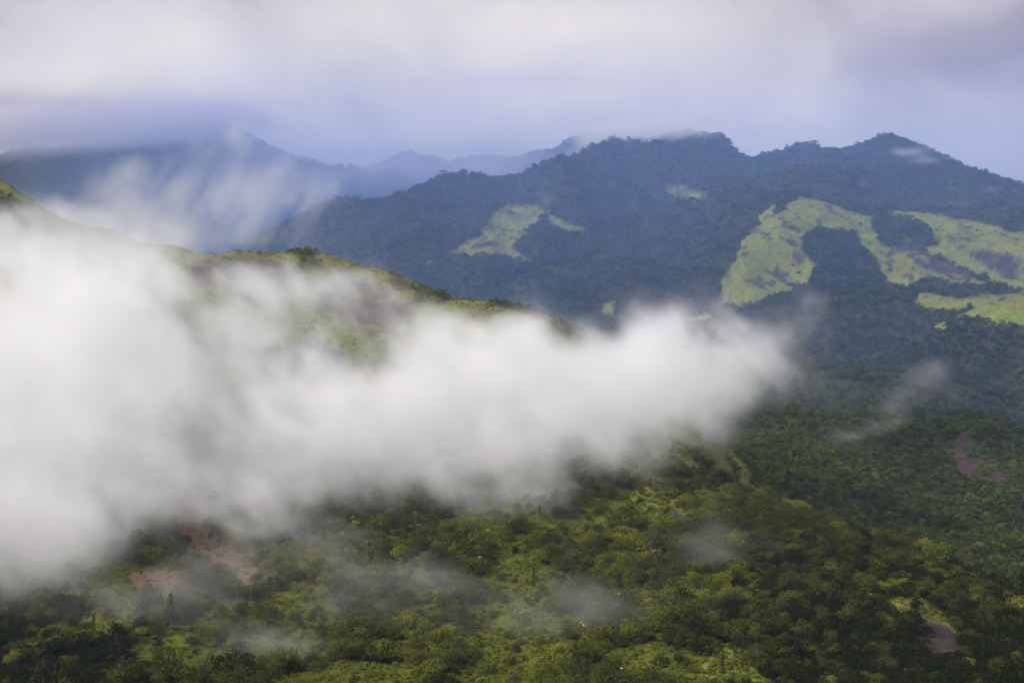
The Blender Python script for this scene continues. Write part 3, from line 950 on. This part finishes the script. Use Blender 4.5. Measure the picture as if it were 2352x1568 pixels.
def rock_mesh(name, seed, mat, flat=.6):
    import bmesh
    bm = bmesh.new()
    bmesh.ops.create_icosphere(bm, subdivisions=2, radius=1)
    r_ = np.random.default_rng(seed)
    cuts = r_.normal(0, 1, (7, 3)); cuts /= np.linalg.norm(cuts, axis=1)[:, None]
    for vv_ in bm.verts:
        c = np.array(vv_.co)
        for q_ in cuts:
            e = c @ q_ - r_.uniform(.62, .64)
            if e > 0:
                c = c - q_ * e
        vv_.co = c * np.array([1, .8, flat])
    me = bpy.data.meshes.new(name); bm.to_mesh(me); bm.free(); me.materials.append(mat)
    return me


ROCKS = [rock_mesh('boulder', s, MAT_STONE) for s in range(5)]
boulder_at = [(1822, 610, 6, 'purple-grey boulder low on the steep grass knoll'), (1834, 627, 9, 'wide purple boulder below the middle of the grass knoll'), (1812, 655, 13, 'large flat purple rock near the foot of the grass knoll'),
              (1868, 535, 5, 'small dark rock on the upper grass knoll'), (1885, 512, 6, 'dark rock beside the grass knoll summit'), (1865, 548, 5, 'dark rock halfway up the grass knoll flank'),
              (1975, 515, 8, 'dark outcrop at the top of the grass saddle'), (1930, 525, 7, 'jagged outcrop above the wooded hollow'), (2020, 505, 7, 'dark outcrop right of the knoll summit'), (1948, 502, 5, 'rounded rock on the knoll crest'),
              (1700, 540, 5, 'small rock on the knoll shoulder edge'), (1905, 600, 6, 'purplish rock beside the wooded hollow'), (1870, 640, 6, 'half buried rock on lower knoll'), (880, 690, 4, 'grey rock on the misty grass crest'),
              (920, 665, 4, 'dark rock below the grassy crest tree'), (790, 700, 4, 'grey rock in the mist on the grassy hill'), (838, 1495, 2.2, 'brown boulder in the scrub clearing'), (1445, 1440, 2.2, 'brown rock beside the pale stones')]
for i, (uu, vv, s_, lb) in enumerate(boulder_at):
    p = ground_hit(uu, vv, *((620, 1300) if vv > 1000 else (1400, 1900) if uu < 1000 else (2600, 3500)))
    o = link('boulder', ROCKS[i % 5], label=lb, category='boulder', group='boulders on the slopes')
    o.location = (p[0], p[1], p[2] + s_ * .12); o.scale = (s_, s_ * .8, s_ * .6); o.rotation_euler = (0, 0, i * 1.3)
PS = rock_mesh('pale_stone', 31, MAT_PALE_STONE, .8)
for i, (uu, vv, lb) in enumerate([(1422, 1369, 'white stone beside the slender tree in thin mist'), (1398, 1453, 'white stone on the bare earth patch'), (1428, 1540, 'white stone low on the bright scrub'), (1335, 1436, 'left white stone on the bare earth'),
                                  (1341, 1441, 'white stone just right of another on bare earth'), (1364, 1449, 'lowest white stone on the bare earth'), (1441, 1434, 'white stone above the green clearing'), (1633, 1580, 'white stone by the yellow-green scrub strip'),
                                  (2236, 1213, 'pale stone among dark mountain trees'), (850, 1500, 'pale stone beside the brown boulder')]):
    p = ground_hit(uu, vv, *((620, 1300) if uu < 2000 else (1200, 1800)))
    o = link('stone', PS, label=lb, category='stone', group='pale stones in the scrub')
    o.location = (p[0], p[1], p[2] + 1.3); o.scale = (.75, .75, .8); o.rotation_euler = (0, 0, i)
ORD = ['leftmost', 'second from left', 'third from left', 'fourth from left', 'fifth from left', 'sixth from left', 'seventh from left', 'eighth from left', 'ninth from left', 'tenth from left', 'eleventh from left', 'twelfth from left', 'thirteenth from left', 'fourteenth from left', 'fifteenth from left', 'sixteenth from left', 'seventeenth from left', 'eighteenth from left']
for lb, lst in SAID.items():
    if len(lst) > 1:
        lst.sort(key=lambda t: t[0])
        for k_, (_, e) in enumerate(lst):
            e['label'] = lb.replace(' well ', ' ') + ', ' + ('rightmost' if k_ == len(lst) - 1 else ORD[min(k_, 17)])
print('details', round(time.time() - T0, 1))


# ------------------------------------------------------------------ air: haze box and mist
GRID_UNIT = 100.0


def volume_material(name, color, density, aniso=0.0, attr=False):
    m, n, l = new_mat(name)
    out = n.new('ShaderNodeOutputMaterial')
    p = n.new('ShaderNodeVolumePrincipled')
    p.inputs['Color'].default_value = (*color, 1)
    p.inputs['Density'].default_value = density
    p.inputs['Anisotropy'].default_value = aniso
    if attr:
        p.inputs['Density'].default_value = density / GRID_UNIT
        p.inputs['Density Attribute'].default_value = 'density'
    l.new(p.outputs[0], out.inputs['Volume'])
    return m


HAZE_COL = (0.54, 0.63, 0.97)
HAZE_DEN = 2.9e-5
MAT_HAZE = volume_material('haze_air', HAZE_COL, HAZE_DEN)
hx, hy0, hy1, hz0, hz1 = 9000, -300, 17000, LOWEST - 1, 900
hv = [(sx * hx, yy, zz) for zz in (hz0, hz1) for (sx, yy) in ((-1, hy0), (1, hy0), (1, hy1), (-1, hy1))]
# the land sheet is wider than the haze: nothing of it is seen beyond
me = bpy.data.meshes.new('haze')
gq_ = 42000.0
hv = [(sx * gq_, yy, zz) for zz in (hz0, hz1) for (sx, yy) in ((-1, -gq_), (1, -gq_), (1, gq_), (-1, gq_))]
me.from_pydata(hv, [], [(0, 3, 2, 1), (4, 5, 6, 7), (0, 1, 5, 4), (1, 2, 6, 5), (2, 3, 7, 6), (3, 0, 4, 7)])
me.materials.append(MAT_HAZE)
link('haze', me, kind='stuff', label='blue summer haze filling the valley air')


def make_mist(name, label, lo, hi, voxel, fn, mat):
    lo, hi = np.array(lo, float), np.array(hi, float)
    n = np.maximum(np.round((hi - lo) / np.array(voxel)).astype(int), 4)
    step = (hi - lo) / n
    ax = [lo[i] + (np.arange(n[i]) + .5) * step[i] for i in range(3)]
    gx, gy, gz = (a.ravel().astype(np.float32) for a in np.meshgrid(*ax, indexing='ij'))
    d = fn(gx, gy, gz).astype(np.float32)
    # fade out at the faces of the block
    for a, g_ in enumerate((gx, gy, gz)):
        e = np.minimum(g_ - lo[a], hi[a] - g_) / ((hi[a] - lo[a]) * .06)
        d *= np.clip(e, 0, 1)
    d[d < 1e-6] = 0
    d *= GRID_UNIT                                  # grid values stay well above what the renderer drops as empty
    me = bpy.data.meshes.new(name)
    me.vertices.add(len(d))
    a = me.attributes.new('mist', 'FLOAT', 'POINT')
    a.data.foreach_set('value', d)
    me.materials.append(mat)
    o = link(name, me, kind='stuff', label=label)
    ng = bpy.data.node_groups.new(name, 'GeometryNodeTree')
    ng.interface.new_socket('Geometry', in_out='INPUT', socket_type='NodeSocketGeometry')
    ng.interface.new_socket('Geometry', in_out='OUTPUT', socket_type='NodeSocketGeometry')
    N, L = ng.nodes, ng.links
    gi, go = N.new('NodeGroupInput'), N.new('NodeGroupOutput')
    vc = N.new('GeometryNodeVolumeCube')
    for k_ in range(3):
        vc.inputs['Resolution ' + 'XYZ'[k_]].default_value = int(n[k_])
    vc.inputs['Min'].default_value = lo + step / 2
    vc.inputs['Max'].default_value = hi - step / 2
    ps = N.new('GeometryNodeInputPosition')
    sub = N.new('ShaderNodeVectorMath'); sub.operation = 'SUBTRACT'; sub.inputs[1].default_value = lo
    div = N.new('ShaderNodeVectorMath'); div.operation = 'DIVIDE'; div.inputs[1].default_value = step
    fl = N.new('ShaderNodeVectorMath'); fl.operation = 'FLOOR'
    dot = N.new('ShaderNodeVectorMath'); dot.operation = 'DOT_PRODUCT'; dot.inputs[1].default_value = (n[1] * n[2], n[2], 1)
    add = N.new('ShaderNodeMath'); add.operation = 'ADD'; add.inputs[1].default_value = .5
    fi = N.new('FunctionNodeFloatToInt'); fi.rounding_mode = 'FLOOR'
    si = N.new('GeometryNodeSampleIndex'); si.data_type = 'FLOAT'; si.domain = 'POINT'
    na = N.new('GeometryNodeInputNamedAttribute'); na.data_type = 'FLOAT'; na.inputs[0].default_value = 'mist'
    sm = N.new('GeometryNodeSetMaterial'); sm.inputs['Material'].default_value = mat
    for a_, b_ in ((ps.outputs[0], sub.inputs[0]), (sub.outputs[0], div.inputs[0]), (div.outputs[0], fl.inputs[0]), (fl.outputs[0], dot.inputs[0]), (dot.outputs['Value'], add.inputs[0]),
                   (add.outputs[0], fi.inputs[0]), (fi.outputs[0], si.inputs['Index']), (gi.outputs[0], si.inputs['Geometry']), (na.outputs[0], si.inputs['Value']),
                   (si.outputs[0], vc.inputs['Density']), (vc.outputs[0], sm.inputs[0]), (sm.outputs[0], go.inputs[0])):
        L.new(a_, b_)
    o.modifiers.new('mist', 'NODES').node_group = ng
    print(name, n, len(d), 'max', d.max(), round(time.time() - T0, 1))
    return o


def puffs(rows_, gx, gy, gz, depth=60.0):
    """summed soft ellipsoids of cloud, each at its own place and size in metres"""
    out = np.zeros(len(gx), np.float32)
    for r_ in rows_:
        (u, v, d, ru, rv, w) = r_[:6]
        dr = r_[6] if len(r_) > 6 else depth
        q, s = ray(u, v)
        cx, cy, cz = q * d, d, s * d
        rx, rz = ru / FPX * d, rv / FPX * d
        e = ((gx - cx) / rx) ** 2 + ((gy - cy) / dr) ** 2 + ((gz - cz) / rz) ** 2
        m = e < 6
        out[m] += w * np.exp(-e[m] * 1.1)
    return out


BANK = [  # centre u, v, distance, half width, half height, weight, half depth
    (1545, 755, 1210, 85, 75, .85), (1540, 860, 1200, 190, 95, 1.25), (1400, 895, 1180, 190, 95, 1.15), (1670, 865, 1240, 115, 62, .66), (1760, 885, 1280, 85, 42, .30), (1840, 760, 1300, 30, 60, .3),
    (1250, 830, 1160, 130, 95, 1.05), (1235, 755, 1170, 50, 50, .5), (1100, 920, 1130, 180, 105, 1.2), (960, 860, 1130, 110, 95, .95), (1000, 760, 1150, 80, 65, .5), (900, 940, 1110, 170, 100, 1.1),
    (740, 950, 1090, 120, 95, .95), (1050, 1010, 1090, 220, 60, 1.0), (1290, 985, 1120, 190, 56, .95), (1500, 912, 1160, 150, 44, .6), (720, 1045, 1070, 120, 50, .7), (880, 1040, 1070, 150, 45, .7), (650, 880, 1100, 80, 60, .55),
    (100, 760, 1060, 180, 140, 1.1), (310, 720, 1090, 100, 130, 1.2), (345, 600, 1110, 70, 85, .75), (250, 850, 1060, 170, 120, 1.3), (60, 950, 1010, 210, 160, 1.3), (240, 1020, 990, 150, 110, 1.1), (50, 1140, 940, 190, 110, 1.2),
    (170, 1170, 930, 120, 80, 1.0), (50, 1270, 890, 120, 60, .8), (400, 900, 1060, 110, 110, .95), (480, 820, 1080, 90, 90, .75), (-150, 900, 1000, 200, 260, 1.2), (-150, 1200, 930, 200, 150, 1.0), (600, 700, 1250, 110, 70, .28), (740, 650, 1350, 90, 50, .25),
    (450, 1060, 1060, 110, 60, .40), (560, 1000, 1080, 80, 60, .35), (60, 640, 1120, 120, 60, .5), (520, 1120, 1030, 120, 60, .22), (780, 820, 1180, 110, 70, .3), (880, 720, 1250, 70, 50, .18), (620, 1120, 1020, 140, 40, .3), (560, 940, 1080, 110, 110, .5), (1290, 1030, 1100, 150, 45, .8), (1150, 1050, 1090, 150, 40, .6), (800, 1095, 1060, 220, 50, .50), (1150, 1090, 1075, 240, 44, .42),  (500, 1110, 1040, 150, 60, .40), (380, 1050, 1000, 90, 60, .4), (700, 780, 1350, 200, 70, .36, 110), (1000, 1125, 1050, 420, 46, .36), (450, 1150, 1000, 180, 60, .36), (620, 1170, 980, 160, 50, .28), (480, 1060, 1050, 110, 70, .45), (640, 1060, 1050, 90, 60, .45), (380, 1180, 960, 60, 60, .25), (200, 620, 1200, 120, 60, .35), (330, 500, 1300, 60, 60, .3), (60, 540, 1350, 120, 70, .7), (200, 560, 1300, 110, 70, .7), (400, 640, 1250, 90, 60, .5), (540, 760, 1250, 80, 60, .4), (-60, 620, 1250, 120, 80, .6), (700, 700, 1400, 110, 60, .55), (580, 640, 1500, 80, 50, .5), (950, 740, 1350, 90, 60, .5), (850, 680, 1450, 70, 40, .35), (500, 700, 1350, 110, 80, .5), (1080, 760, 1300, 80, 50, .4), 
]


def bank_density(gx, gy, gz):
    wx = fbm(gx / 60, gy / 60, gz / 80, 4, 1, .6) * 24
    wz = fbm(gx / 55, gy / 60, gz / 60, 4, 4, .6) * 17
    s = puffs(BANK, gx + wx, gy + wx * .5, gz + wz, 95.0)
    n = fbm((gx + gz * .35) / 44, gy / 60, gz / 58, 5, 6, .66)
    b = np.abs(fbm(gx / 30, gy / 30, gz / 26, 3, 9, .55))
    gate = np.clip(s * 3.2, 0, 1)
    fine = np.clip(1 + 1.0 * fbm((gx + gz * .5) / 22, gy / 34, gz / 24, 4, 2, .62) * np.clip(1.5 - s, .12, 1.1), .04, 2.3)
    f = np.clip((s - .16 + n * .48 * np.clip(1.9 - s, .35, 1.15) - b * .16) / 1.25, 0, 1)
    return gate * fine * (f ** 1.5 * 0.0175 + 0.0026 * np.clip(s * 1.5 + n * .5 - .06, 0, 1.3))


# added blue haze body, deepens the far slopes' blue; closed, with a sloping front
MAT_BLUE = volume_material('added_blue_haze', (0.25, 0.46, 1.0), 3.0e-4)
bx, bz0, bz1 = 5200.0, LOWEST + 4, 520.0
bv = [(-200, 1750, bz0), (bx, 1750, bz0), (bx, 5300, bz0), (-2100, 5300, bz0), (-620, 2900, bz1), (bx, 2900, bz1), (bx, 5000, bz1), (-1900, 5000, bz1)]
me = bpy.data.meshes.new('added_valley_haze')
me.from_pydata(bv, [], [(0, 3, 2, 1), (4, 5, 6, 7), (0, 1, 5, 4), (1, 2, 6, 5), (2, 3, 7, 6), (3, 0, 4, 7)])
me.materials.append(MAT_BLUE)
link('added_valley_haze', me, kind='stuff', label='added blue haze body over the far valley')
MAT_MIST = volume_material('mist_white', (1, 1, 1), 1.0, 0.15, True)
make_mist('cloud_mist', 'thick white cloud bank drifting across the grassy hill', (-560, 770, -262), (350, 1500, 80), (3.6, 7, 3.3), bank_density, MAT_MIST)

HILLV = [(-120, 500, 1560, 200, 80, .8), (60, 560, 1560, 160, 70, .9), (220, 600, 1560, 150, 60, .9), (350, 620, 1600, 120, 55, .9), (480, 680, 1580, 130, 60, .7), (620, 690, 1620, 110, 50, .45), (740, 660, 1680, 90, 45, .6), (860, 720, 1600, 110, 50, .4),
         (1000, 760, 1560, 110, 50, .4), (600, 760, 1500, 160, 60, .7), (800, 790, 1480, 150, 50, .6), (330, 540, 1680, 80, 50, .55), (120, 500, 1620, 90, 40, .5), (700, 610, 1780, 90, 25, .35), (1150, 760, 1560, 80, 40, .5), (400, 560, 1700, 60, 60, .6)]


def hill_density(gx, gy, gz):
    wx = fbm(gx / 80, gy / 80, gz / 60, 4, 7, .6) * 26
    s = puffs(HILLV, gx + wx, gy, gz + wx * .6, 70)
    n = fbm((gx + gz * .6) / 55, gy / 70, gz / 55, 5, 3, .64)
    return 0.0105 * np.clip(s * 1.6, 0, 1) * np.clip((s * .8 + .02 + n * .55), 0, 1.2)


make_mist('hill_mist', 'torn mist veiling the stony grassy hill', (-860, 1390, -120), (120, 1860, 170), (6.5, 9, 5), hill_density, MAT_MIST)

VEIL = [(820, 1345, 830, 112.5, 32.0, 0.17, 25), (760, 1300, 850, 75.0, 48.0, 0.1, 25), (930, 1330, 840, 75.0, 32.0, 0.13, 25), (620, 1420, 800, 100.0, 40.0, 0.13, 25), (1380, 1350, 800, 137.5, 40.0, 0.13, 25), (1400, 1420, 790, 125.0, 56.0, 0.06, 25), (1310, 1400, 800, 87.5, 40.0, 0.05, 25), (1290, 1520, 740, 100.0, 32.0, 0.06, 25), (1650, 1230, 900, 75.0, 24.0, 0.17, 25), (1600, 1290, 880, 75.0, 32.0, 0.06, 25), (560, 1270, 900, 112.5, 48.0, 0.07, 25), (700, 1180, 930, 112.5, 56.0, 0.13, 25), (1100, 1250, 880, 75.0, 40.0, 0.09, 25), (640, 1500, 760, 75.0, 40.0, 0.1, 25), (470, 1190, 930, 100.0, 48.0, 0.06, 25), (150, 1390, 830, 200.0, 40.0, 0.13, 25), (1200, 1440, 780, 112.5, 24.0, 0.1, 25), (960, 1160, 940, 150.0, 24.0, 0.08, 25), (900, 1360, 820, 220, 60, 0.97, 30), (1350, 1400, 800, 220, 90, 0.97, 30), (700, 1250, 900, 200, 90, 0.97, 30), (520, 1320, 860, 160, 90, 0.97, 30), (1650, 1260, 890, 110, 60, 0.97, 30), (300, 1400, 830, 220, 60, 0.97, 30), (620, 1480, 780, 140, 70, 0.85, 30)]


def veil_density(gx, gy, gz):
    wx = fbm(gx / 40, gy / 40, gz / 30, 3, 2) * 14
    s = puffs(VEIL, gx + wx, gy, gz + wx * .6)
    n = fbm((gx + gz) / 24, gy / 30, gz / 26, 5, 8, .66)
    return 0.0072 * np.clip(s * 1.3, 0, 1) * np.clip((s * .7 - .04 + n * .42), 0, 1)


make_mist('low_mist', 'thin torn mist drifting low over the hillside trees', (-300, 700, -240), (200, 1000, -110), (3.2, 5, 3), veil_density, MAT_MIST)

UP = [(390, 500, 2500, 55, 90, 0.48), (400, 400, 2550, 50, 70, 0.33), (470, 370, 2600, 45, 60, 0.26), (540, 320, 2650, 40, 35, 0.29), (260, 450, 2450, 60, 60, 0.38), (190, 500, 2400, 60, 40, 0.24), (300, 520, 2400, 100, 40, 0.36), (480, 450, 2550, 70, 50, 0.33), (560, 500, 2600, 60, 40, 0.21), (620, 560, 2650, 90, 25, 0.31), (660, 420, 2700, 80, 50, 0.18), (430, 330, 2700, 50, 40, 0.17), (120, 520, 2350, 80, 30, 0.31), (700, 540, 2700, 70, 30, 0.15), (380, 560, 2350, 60, 40, 0.43), (740, 580, 2700, 60, 20, 0.19), (970, 640, 2300, 45, 15, 0.21), (600, 380, 2750, 60, 60, 0.17), (330, 470, 2500, 130, 70, 0.7), (520, 500, 2600, 150, 70, 0.47), (640, 470, 2700, 140, 60, 0.51), (450, 540, 2450, 160, 40, 0.59), (560, 400, 2700, 110, 60, 0.45), (150, 500, 2350, 120, 35, 0.59), (545, 320, 2700, 30, 30, 0.5), (300, 400, 2500, 60, 50, 0.35), (560, 440, 2650, 60, 50, 0.35), (700, 460, 2700, 50, 40, 0.3)]


def streak_density(gx, gy, gz):
    wx = fbm(gx / 90, gy / 120, gz / 90, 4, 3, .6) * 36
    s = puffs(UP, gx + wx, gy, gz + wx * .5, 130)
    n = fbm((gx - gz * .5) / 40, gy / 90, gz / 85, 5, 5, .68) - .10
    return 0.0040 * np.clip(s * 1.6, 0, 1) * np.clip((s * .8 - .06 + n * .72), 0, 1)


make_mist('rising_mist', 'torn wisps of mist rising in front of the far mountain', (-1000, 2150, -40), (-50, 2900, 330), (9, 14, 8), streak_density, MAT_MIST)

SIDE = [(2115, 870, 1900, 45, 30, .6), (2170, 835, 1920, 60, 22, .4), (2070, 920, 1890, 32, 30, .55), (2040, 965, 1870, 40, 18, .5), (1975, 995, 1850, 60, 16, .45), (2140, 910, 1900, 50, 30, .3), (2220, 880, 1920, 60, 20, .25), (1845, 700, 1950, 35, 45, .7), (1830, 770, 1930, 60, 40, .4), (1930, 1000, 1830, 80, 25, .3), (2200, 930, 1900, 60, 40, .3),
        (1950, 880, 1850, 90, 50, .35), (1720, 720, 1950, 80, 40, .4), (1900, 1060, 1500, 60, 40, .2)]


def side_density(gx, gy, gz):
    wx = fbm(gx / 70, gy / 70, gz / 60, 3, 6) * 24
    s = puffs(SIDE, gx + wx, gy, gz + wx * .6, 60)
    n = fbm((gx - gz * .6) / 40, gy / 60, gz / 40, 5, 1, .64)
    return 0.0050 * np.clip(s * 1.6, 0, 1) * np.clip((s * 1.1 - .22 + n * .55), 0, 1)


make_mist('valley_mist', 'thin mist wisps hanging over the forested valley side', (230, 1400, -300), (720, 2120, 60), (6, 9, 5), side_density, MAT_MIST)

HIGH = [(1470, 304, 4280, 130, 26, 1.6, 160), (1380, 312, 4230, 60, 22, 1.4, 140), (1440, 330, 4230, 60, 16, .6, 100), (1580, 318, 4300, 60, 14, .5, 100), (1330, 350, 4180, 40, 18, .8, 100), (1580, 325, 4300, 60, 20, .6, 120), (1340, 368, 4150, 40, 14, .6, 80), (1300, 388, 4100, 35, 12, .5, 80), (1480, 345, 4200, 60, 18, .4, 120), (2080, 350, 3950, 38, 10, .8, 70), (2120, 370, 3900, 35, 12, .8, 70),
        (2170, 395, 3850, 35, 14, .5, 70), (2290, 432, 3650, 30, 10, .5, 70), (1965, 428, 3700, 20, 12, .7, 70), (1925, 440, 3700, 30, 10, .5, 70), (1250, 458, 3560, 32, 16, .9, 70), (1290, 490, 3450, 40, 20, .4, 70), (1620, 370, 4150, 30, 10, .4, 80), (1385, 430, 3850, 14, 14, .35, 70),
        (1860, 350, 4150, 40, 12, .3, 80), (2230, 470, 3600, 60, 14, .2, 70)]


def high_density(gx, gy, gz):
    wx = fbm(gx / 90, gy / 90, gz / 60, 3, 2) * 15
    s = puffs(HIGH, gx + wx, gy, gz + wx * .35, 90)
    n = fbm(gx / 60, gy / 90, gz / 50, 4, 7, .55)
    return 0.0090 * np.clip(s * 2.2, 0, 1) * np.clip((s * 1.1 - .20 + n * .42), 0, 1)


make_mist('summit_mist', 'small white mist scraps clinging to the mountain tops', (60, 3350, 60), (1500, 4600, 560), (11, 16, 8), high_density, MAT_MIST)

DECK = [(0, 300, 5400, 300, 38, 1.4, 380), (180, 283, 5450, 230, 34, 1.4, 380), (360, 264, 5550, 180, 28, 1.2, 380), (490, 262, 5600, 110, 22, .8, 380), (-260, 318, 5400, 300, 46, 1.4, 380), (600, 275, 5700, 60, 22, .35, 350),
        (700, 330, 6000, 160, 50, .35, 450), (620, 370, 5900, 120, 40, .25, 450), (900, 360, 6300, 250, 40, .35, 400), (1150, 340, 6300, 250, 50, .40, 400), (850, 430, 5800, 160, 50, .6, 400), (1000, 400, 6000, 220, 50, .6, 400), (700, 400, 5600, 120, 40, .4, 400)]


def deck_density(gx, gy, gz):
    wx = fbm(gx / 500, gy / 500, gz / 200, 3, 9) * 90
    s = puffs(DECK, gx + wx, gy, gz + wx * .25, 400)
    n = fbm(gx / 380, gy / 400, gz / 150, 4, 4, .5)
    return 0.0042 * np.clip(s * 2, 0, 1) * np.clip((s * 1.1 - .12 + n * .30), 0, 1)


MAT_DECK = volume_material('cloud_shade_grey', (.74, .74, .85), 1.0, 0.0, True)  # grey scattering colour stands in for self-shadowing of the thick cloud
make_mist('cloud_deck_clouds', 'low grey cloud deck hiding the far mountain top', (-3000, 4700, 230), (800, 6900, 880), (34, 44, 14), deck_density, MAT_DECK)
print('total', round(time.time() - T0, 1))
